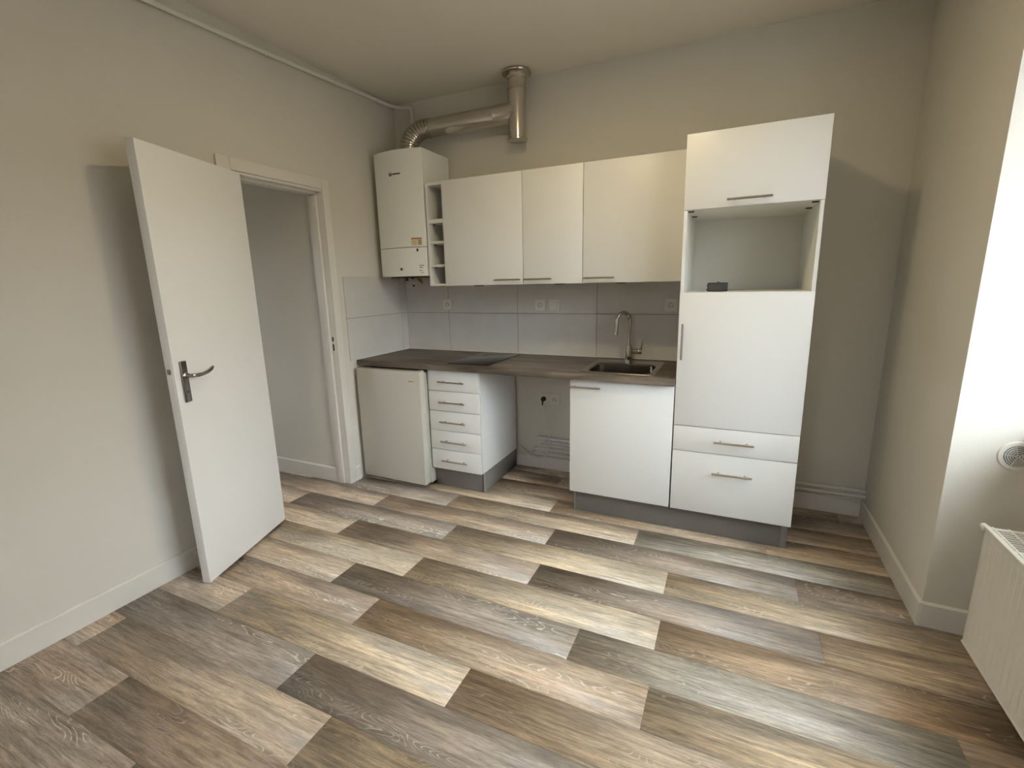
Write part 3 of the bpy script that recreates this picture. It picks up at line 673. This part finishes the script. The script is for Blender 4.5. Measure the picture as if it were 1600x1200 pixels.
# ------------------------------------------------------------------ wall cabinets
ZW0, ZW1, YW = 1.409, 2.0985, -.370
XW = [.4849, .6322, 1.2223, 1.6178, 2.2135]
labs = ['', 'white wall cabinet next to the open shelf unit', 'narrow white wall cabinet, the middle one of the row', 'white wall cabinet hung against the tall cabinet']
hx = [None, (1.021, 1.210), (1.233, 1.424), (1.630, 1.817)]
for i in (1, 2, 3):
    x0, x1 = XW[i], XW[i+1]
    w = thing('wall_cabinet', labs[i], 'cabinet', ((x0+x1)/2, -.18, ZW0), 'white wall cabinets')
    b = MB()
    b.box(x0+.001, x0+.017, -.344, -.001, 1.488, ZW1-.001); b.box(x1-.017, x1-.001, -.344, -.001, 1.488, ZW1-.001)
    b.box(x0+.001, x0+.017, -.344, -.0105, ZW0+.001, 1.488); b.box(x1-.017, x1-.001, -.344, -.0105, ZW0+.001, 1.488)
    b.box(x0+.017, x1-.017, -.344, -.0105, ZW0+.001, ZW0+.017); b.box(x0+.017, x1-.017, -.344, -.001, ZW1-.017, ZW1-.001); b.box(x0+.017, x1-.017, -.02, -.0105, ZW0+.017, ZW1-.017)
    b.build('carcass', CAB, w)
    d = front('cabinet_door', w, x0+.0018, x1-.0018, YW, ZW0, ZW1); bar_handle(d, hx[i][0], hx[i][1], YW, 1.440)
    if i > 0:
        b = MB(); b.box(x0+.2, x0+.25, -.33, -.28, ZW0-.006, ZW0+.001, .001); b.build('hanging_clip', DGREY, w)

us = thing('open_shelf_unit', 'narrow white open shelf unit between the boiler and the wall cabinets', 'shelf', (.558, -.18, ZW0))
x0, x1 = XW[0]+.001, XW[1]-.001
b = MB(); b.box(x0, x0+.016, -.350, -.0105, ZW0, ZW1); b.box(x1-.016, x1, -.350, -.0105, ZW0, ZW1); b.box(x0+.016, x1-.016, -.350, -.0105, ZW0, ZW0+.016)
b.box(x0+.016, x1-.016, -.350, -.0105, ZW1-.016, ZW1); b.box(x0+.016, x1-.016, -.02, -.0105, ZW0+.016, ZW1-.016); b.build('carcass', CAB, us)
for z, t in ((1.836, .026), (1.699, .016), (1.541, .016)):
    b = MB(); b.box(x0+.0162, x1-.0162, -.348, -.021, z, z+t, .001); s_ = b.build('shelf', CAB, us)
    b = MB(); b.box(x0+.0165, x0+.028, -.30, -.285, z-.007, z-.0005, .001); b.build('shelf_clip', DGREY, s_)

# ------------------------------------------------------------------ boiler
bo = thing('gas_boiler', 'white wall-hung gas boiler in the corner under the flue pipe', 'boiler', (.27, -.18, 1.4815))
BX0, BX1, BZ0, BZ1 = .0641, .4734, 1.4815, 2.3333
def front_y(t):  # t 0..1 across the width; gently bowed front
    return -.352-.034*(1-(2*t-1)**2)
def bowed(b, z0, z1, inset=0, back=-.008, n=14, mi=0, add=0):
    pts = [(BX0+inset, back, z0)]
    for k in range(n+1):
        t = k/n; pts.append((BX0+inset+(BX1-BX0-2*inset)*t, front_y(t)-add, z0))
    pts.append((BX1-inset, back, z0))
    b.prism(pts, (0, 0, z1-z0), mi)
ZSM = 1.682
b = MB(); bowed(b, ZSM+.0015, BZ1); bc = b.build('casing', BOIL, bo, bevel=.003, sharp=30)
b = MB(); bowed(b, BZ0, ZSM-.0015); cp = b.build('control_flap', BOIL, bo, bevel=.003, sharp=30)
b = MB(); bowed(b, ZSM-.002, ZSM+.002, inset=.004, add=-.004); b.build('flap_gap', DGREY, bo)
b = MB(); b.box(BX1-.03, BX1-.026, -.3600, -.3595, ZSM, BZ1-.2); 
b.bm.free()
def ontb(x, dz=0): return front_y((x-BX0)/(BX1-BX0))
# maker's emblem: small ring and a short dark wordmark
b = MB(); xe = .226; ye = ontb(xe)
b.lathe((xe, ye, 2.178), [(.0125, 0), (.0125, -.002), (.0085, -.002), (.0085, 0)], axis='y', seg=24); b.lathe((xe, ye-.0005, 2.176), [(.005, 0), (.004, -.002), (.0001, -.002)], axis='y', seg=12)
for i in range(9):
    xa = .242+i*.0078; b.box(xa, xa+.0058, ontb(xa)-.0015, ontb(xa)+.002, 2.1735, 2.1825 if i != 3 else 2.185)
b.build('maker_emblem', INK, bc)
def patch(b, x0, x1, z0, z1, mi, lift):
    # a thin print that follows the bowed front
    n = max(1, int((x1-x0)/.006)); w = (x1-x0)/n
    for k in range(n):
        xa, xb = x0+k*w, x0+(k+1)*w; ya, yb = ontb(xa)-lift, ontb(xb)-lift
        b.prism([(xa, ya, z0), (xb, yb, z0), (xb, yb, z1), (xa, ya, z1)], (0, .0008, 0), mi)
b = MB(); patch(b, .366, .444, 1.737, 1.744, 0, .0012); patch(b, .366, .444, 1.694, 1.737, 1, .001); patch(b, .418, .442, 1.697, 1.733, 2, .0014)
for z in (1.724, 1.713, 1.703): patch(b, .372, .408, z, z+.003, 2, .0014)
b.build('energy_label', [STKR, STKY, STKP], bc)
b = MB(); patch(b, .414, .450, 1.515, 1.556, 0, .001); patch(b, .414, .450, 1.553, 1.557, 1, .0014)
patch(b, .420, .429, 1.538, 1.545, 1, .0014); patch(b, .432, .436, 1.538, 1.544, 1, .0014); patch(b, .438, .441, 1.538, 1.544, 1, .0014)
patch(b, .416, .429, 1.518, 1.523, 1, .0014); patch(b, .430, .446, 1.518, 1.5195, 1, .0014); patch(b, .424, .448, 1.503, 1.5055, 1, .0014)
b.build('instruction_label', [STKW, INK], cp)
b = MB(); yk = ontb(.405); b.lathe((.408, yk, 1.660), [(.0075, .001), (.0075, -.002), (.005, -.003), (.0001, -.003)], axis='y', seg=16); b.box(.404, .413, yk-.003, yk+.001, 1.662, 1.672, .001); b.build('keyhole', HOLE, cp)
b = MB(); yk = ontb(.27); b.lathe((.272, yk, 1.533), [(.009, .001), (.009, -.006), (.006, -.009), (.0001, -.009)], axis='y', seg=18); b.build('status_button', DGREY, cp)
b = MB(); b.tube([(.17, -.2, BZ0), (.17, -.2, BZ0-.03)], .011, 12); b.tube([(.40, -.2, BZ0), (.40, -.2, BZ0-.025)], .013, 12); b.tube([(.24, -.22, BZ0), (.24, -.22, BZ0-.018)], .01, 12); b.tube([(.44, -.24, BZ0), (.44, -.24, BZ0-.02)], .012, 12); b.box(.10, .46, -.30, -.10, BZ0-.008, BZ0-.0005, .002)
b.build('pipe_connections', DGREY, bo)
b = MB(); b.tube([(.30, -.20, BZ0), (.30, -.20, BZ0-.03), (.305, -.20, BZ0-.035)], .008, 12); b.tube([(.285, -.215, BZ0-.018), (.335, -.235, BZ0-.045)], [.006, .008], 10); b.build('gas_tap', BRASS, bo)
b = MB(); b.tube([(.095, -.16, BZ0), (.085, -.15, BZ0-.03), (.09, -.13, BZ0-.055), (.11, -.11, BZ0-.075), (.135, -.10, BZ0-.078), (.15, -.10, BZ0-.07)], .0025, 8); b.lathe((.15, -.10, BZ0-.07), [(.006, 0), (.007, .012), (.003, .018)], axis=(1, 0, .3), seg=10, mi=1)
b.build('hanging_wire', [CORD, DGREY], bo)

# ------------------------------------------------------------------ flue pipe
FL = thing('flue_pipe', 'shiny metal flue pipe running from the boiler top to the ceiling', 'pipe', (.27, -.113, BZ1))
FR = .0625; fy = -.118; ex = .285; FZ = 2.519
R = .105
b = MB()
# corrugated elbow: starts at the boiler top centre, ends on the horizontal run
pts = []; rs = []
pts.append((ex-.0, fy-.07, BZ1)); rs.append(FR)
P0 = Vector((.275, -.185, BZ1)); 
pts = []; rs = []
nn = 0
z_el = BZ1+.045
n = 88
pts.append(Vector((.262, -.19, BZ1))); rs.append(FR); pts.append(Vector((.262, -.19, BZ1+.03))); rs.append(FR)
pts.append(Vector((.262, -.19, BZ1+.032))); rs.append(FR+.002)
hd = Vector((1, (fy+.19)/.22, 0))
R = FZ-z_el
for k in range(n+1):
    a = math.pi/2*k/n
    h = R*(1-math.cos(a)); v = R*math.sin(a)
    # path swings from the boiler's flue collar towards the wall line
    yk = -.19+(fy+.19)*(h/R)
    pts.append(Vector((.262+h, yk, z_el+v))); rs.append(FR+.003-(.006 if k % 8 == 4 else .0))
b.tube(pts, rs, 32, cap=False)
el = b.build('corrugated_elbow', CORRM, FL, sharp=80)
xe_ = .262+R; fx = 1.088
b = MB(); b.lathe((xe_-.012, fy, FZ), [(FR+.003, 0), (FR+.003, .004), (FR, .006), (FR, .30), (FR, fx-.150-xe_), (FR+.003, fx-.148-xe_), (FR+.003, fx-.142-xe_), (FR, fx-.14-xe_)], axis='x', seg=40); b.build('horizontal_pipe', ZINC, FL)
b = MB(); b.lathe((fx-.155, fy, FZ), [(FR+.002, 0), (FR+.004, .003), (FR+.002, .006), (FR+.002, .155)], axis='x', seg=40)
b.lathe((fx, fy, 2.345), [(.0001, 0), (FR, 0), (FR+.003, .002), (FR+.003, .012), (FR, .015), (FR, .30), (FR+.003, .302), (FR+.003, .309), (FR, .311)], seg=40)
b.build('tee_pipe', ZINC, FL)
b = MB(); b.lathe((fx, fy, 2.650), [(FR-.002, 0), (FR-.002, H-2.650)], seg=40); b.build('riser_pipe', ZINC, FL)
b = MB(); b.lathe((fx, fy, H), [(FR-.001, -.05), (FR+.001, -.05), (FR+.004, -.034), (.082, -.022), (.094, -.018), (.096, -.012), (.092, -.006), (.084, -.001), (.07, 0)], seg=44); b.build('ceiling_collar', ZINC, FL)

# ------------------------------------------------------------------ painted gas pipe along the ceiling
gp = thing('ceiling_pipe', 'white painted pipe clipped along the top of the left wall', 'pipe', (.03, -2.0, H-.05))
def zc(y): return 2.738+.062*(y+.05)*.75
def smooth(pts, r=.03, n=5):
    pts = [Vector(p) for p in pts]; out = [pts[0]]
    for a, b_, c in zip(pts, pts[1:], pts[2:]):
        d1 = (a-b_); d2 = (c-b_); q = min(r, d1.length*.45, d2.length*.45); s1 = b_+d1.normalized()*q; s2 = b_+d2.normalized()*q
        for k in range(n+1):
            t = k/n; out.append(s1*(1-t)**2+b_*2*t*(1-t)+s2*t*t)
    return out+[pts[-1]]
b = MB(); b.tube(smooth([(.03, -4.3, 2.733+.045*(-4.3+.17)), (.03, -1.75, 2.669), (.03, -1.12, 2.690), (.03, -.09, 2.735), (.075, -.03, 2.728), (.186, -.03, 2.714), (.186, -.03, 2.36)], .03), .0115, 14)
b.build('pipe_run', PIPEW, gp)
for (y, z) in ((-1.125, 2.690), (-.20, 2.730)):
    b = MB(); b.lathe((.03, y, z), [(.0135, -.006), (.0135, .006)], axis='y', seg=18); b.box(0, .018, y-.006, y+.006, z-.005, z+.005, .001)
    b.tube([(.032, y, z-.024), (.032, y, z+.024)], .0042, 8); b.build('pipe_clip', PIPEW, gp)

# ------------------------------------------------------------------ heating pipes along the back wall
def wpipe(label, pts, r=.0085, clips=()):
    t = thing('heating_pipe', label, 'pipe', (pts[-1][0], -.030, pts[-1][2]-r), 'pipes low on the back wall')
    b = MB(); b.tube(smooth(pts, .02), r, 12); b.build('pipe_run', PIPEW, t)
    for x in clips:
        z = pts[-1][2]; b = MB(); b.lathe((x, -.030, z), [(r+.0025, -.007), (r+.0025, .007)], axis='x', seg=14); b.box(x-.006, x+.006, -.024, 0, z-.004, z+.004, .001); b.tube([(x, -.030, z-.016), (x, -.030, z+.016)], .004, 8); b.build('pipe_clip', PIPEW, t)
wpipe('upper of the two thin pipes reaching the right wall beyond the tall cabinet', [(1.15, .0, .166), (1.15, -.029, .166), (1.45, -.030, .168), (XR, -.030, .172)], .0085, (3.145,))
wpipe('lower of the two thin pipes reaching the right wall beyond the tall cabinet', [(1.135, .0, .126), (1.135, -.029, .126), (1.45, -.030, .128), (XR, -.030, .136)], .0085, (3.145,))
wpipe('topmost short painted pipe behind the hanging cable, ending behind the sink cabinet', [(1.17, 0, .250), (1.19, -.028, .255), (1.42, -.030, .252), (1.75, -.030, .25)])
wpipe('second short painted pipe from the top behind the hanging cable', [(1.235, 0, .222), (1.25, -.028, .226), (1.42, -.030, .224), (1.75, -.030, .222)])
wpipe('third short painted pipe from the top behind the hanging cable', [(1.20, 0, .192), (1.22, -.028, .198), (1.42, -.030, .197), (1.75, -.030, .195)])

# plug and cable in the gap
pc = thing('power_cable', 'white fridge cable with a black plug hanging below the worktop', 'cable', (1.221, -.03, .09))
b = MB(); b.lathe((1.221, -.0105, .560), [(.0001, 0), (.0185, 0), (.0195, -.010), (.0175, -.024), (.013, -.030), (.0001, -.031)], axis='y', seg=22)
b.tube([(1.219, -.026, .55), (1.2165, -.029, .535), (1.215, -.030, .512)], [.010, .0065, .0045], 12); b.build('plug', BLACK, pc)
b = MB(); b.tube(smooth([(1.215, -.030, .515), (1.222, -.034, .47), (1.246, -.045, .40), (1.272, -.055, .33), (1.284, -.06, .255), (1.280, -.065, .18), (1.250, -.07, .125), (1.195, -.075, .104), (1.13, -.075, .115), (1.06, -.06, .155), (1.015, -.04, .176), (1.0005, -.022, .184)], .06, 6), .0042, 10); b.build('cord', CORD, pc)

# ------------------------------------------------------------------ ceiling lamp (above the frame)
cl = thing('ceiling_light', 'flat round flush light on the ceiling above the middle of the room', 'lamp', (LAMP[0], LAMP[1], H-.035))
b = MB(); b.lathe((LAMP[0], LAMP[1], H), [(.11, 0), (.11, -.030), (.104, -.034), (.097, -.034), (.097, -.028), (.0001, -.028)], seg=40); b.build('light_housing', PLAST, cl)
b = MB(); b.lathe((LAMP[0], LAMP[1], H), [(.0965, -.0285), (.0965, -.031), (.0001, -.031)], seg=40); b.build('light_panel', GLOW, cl)
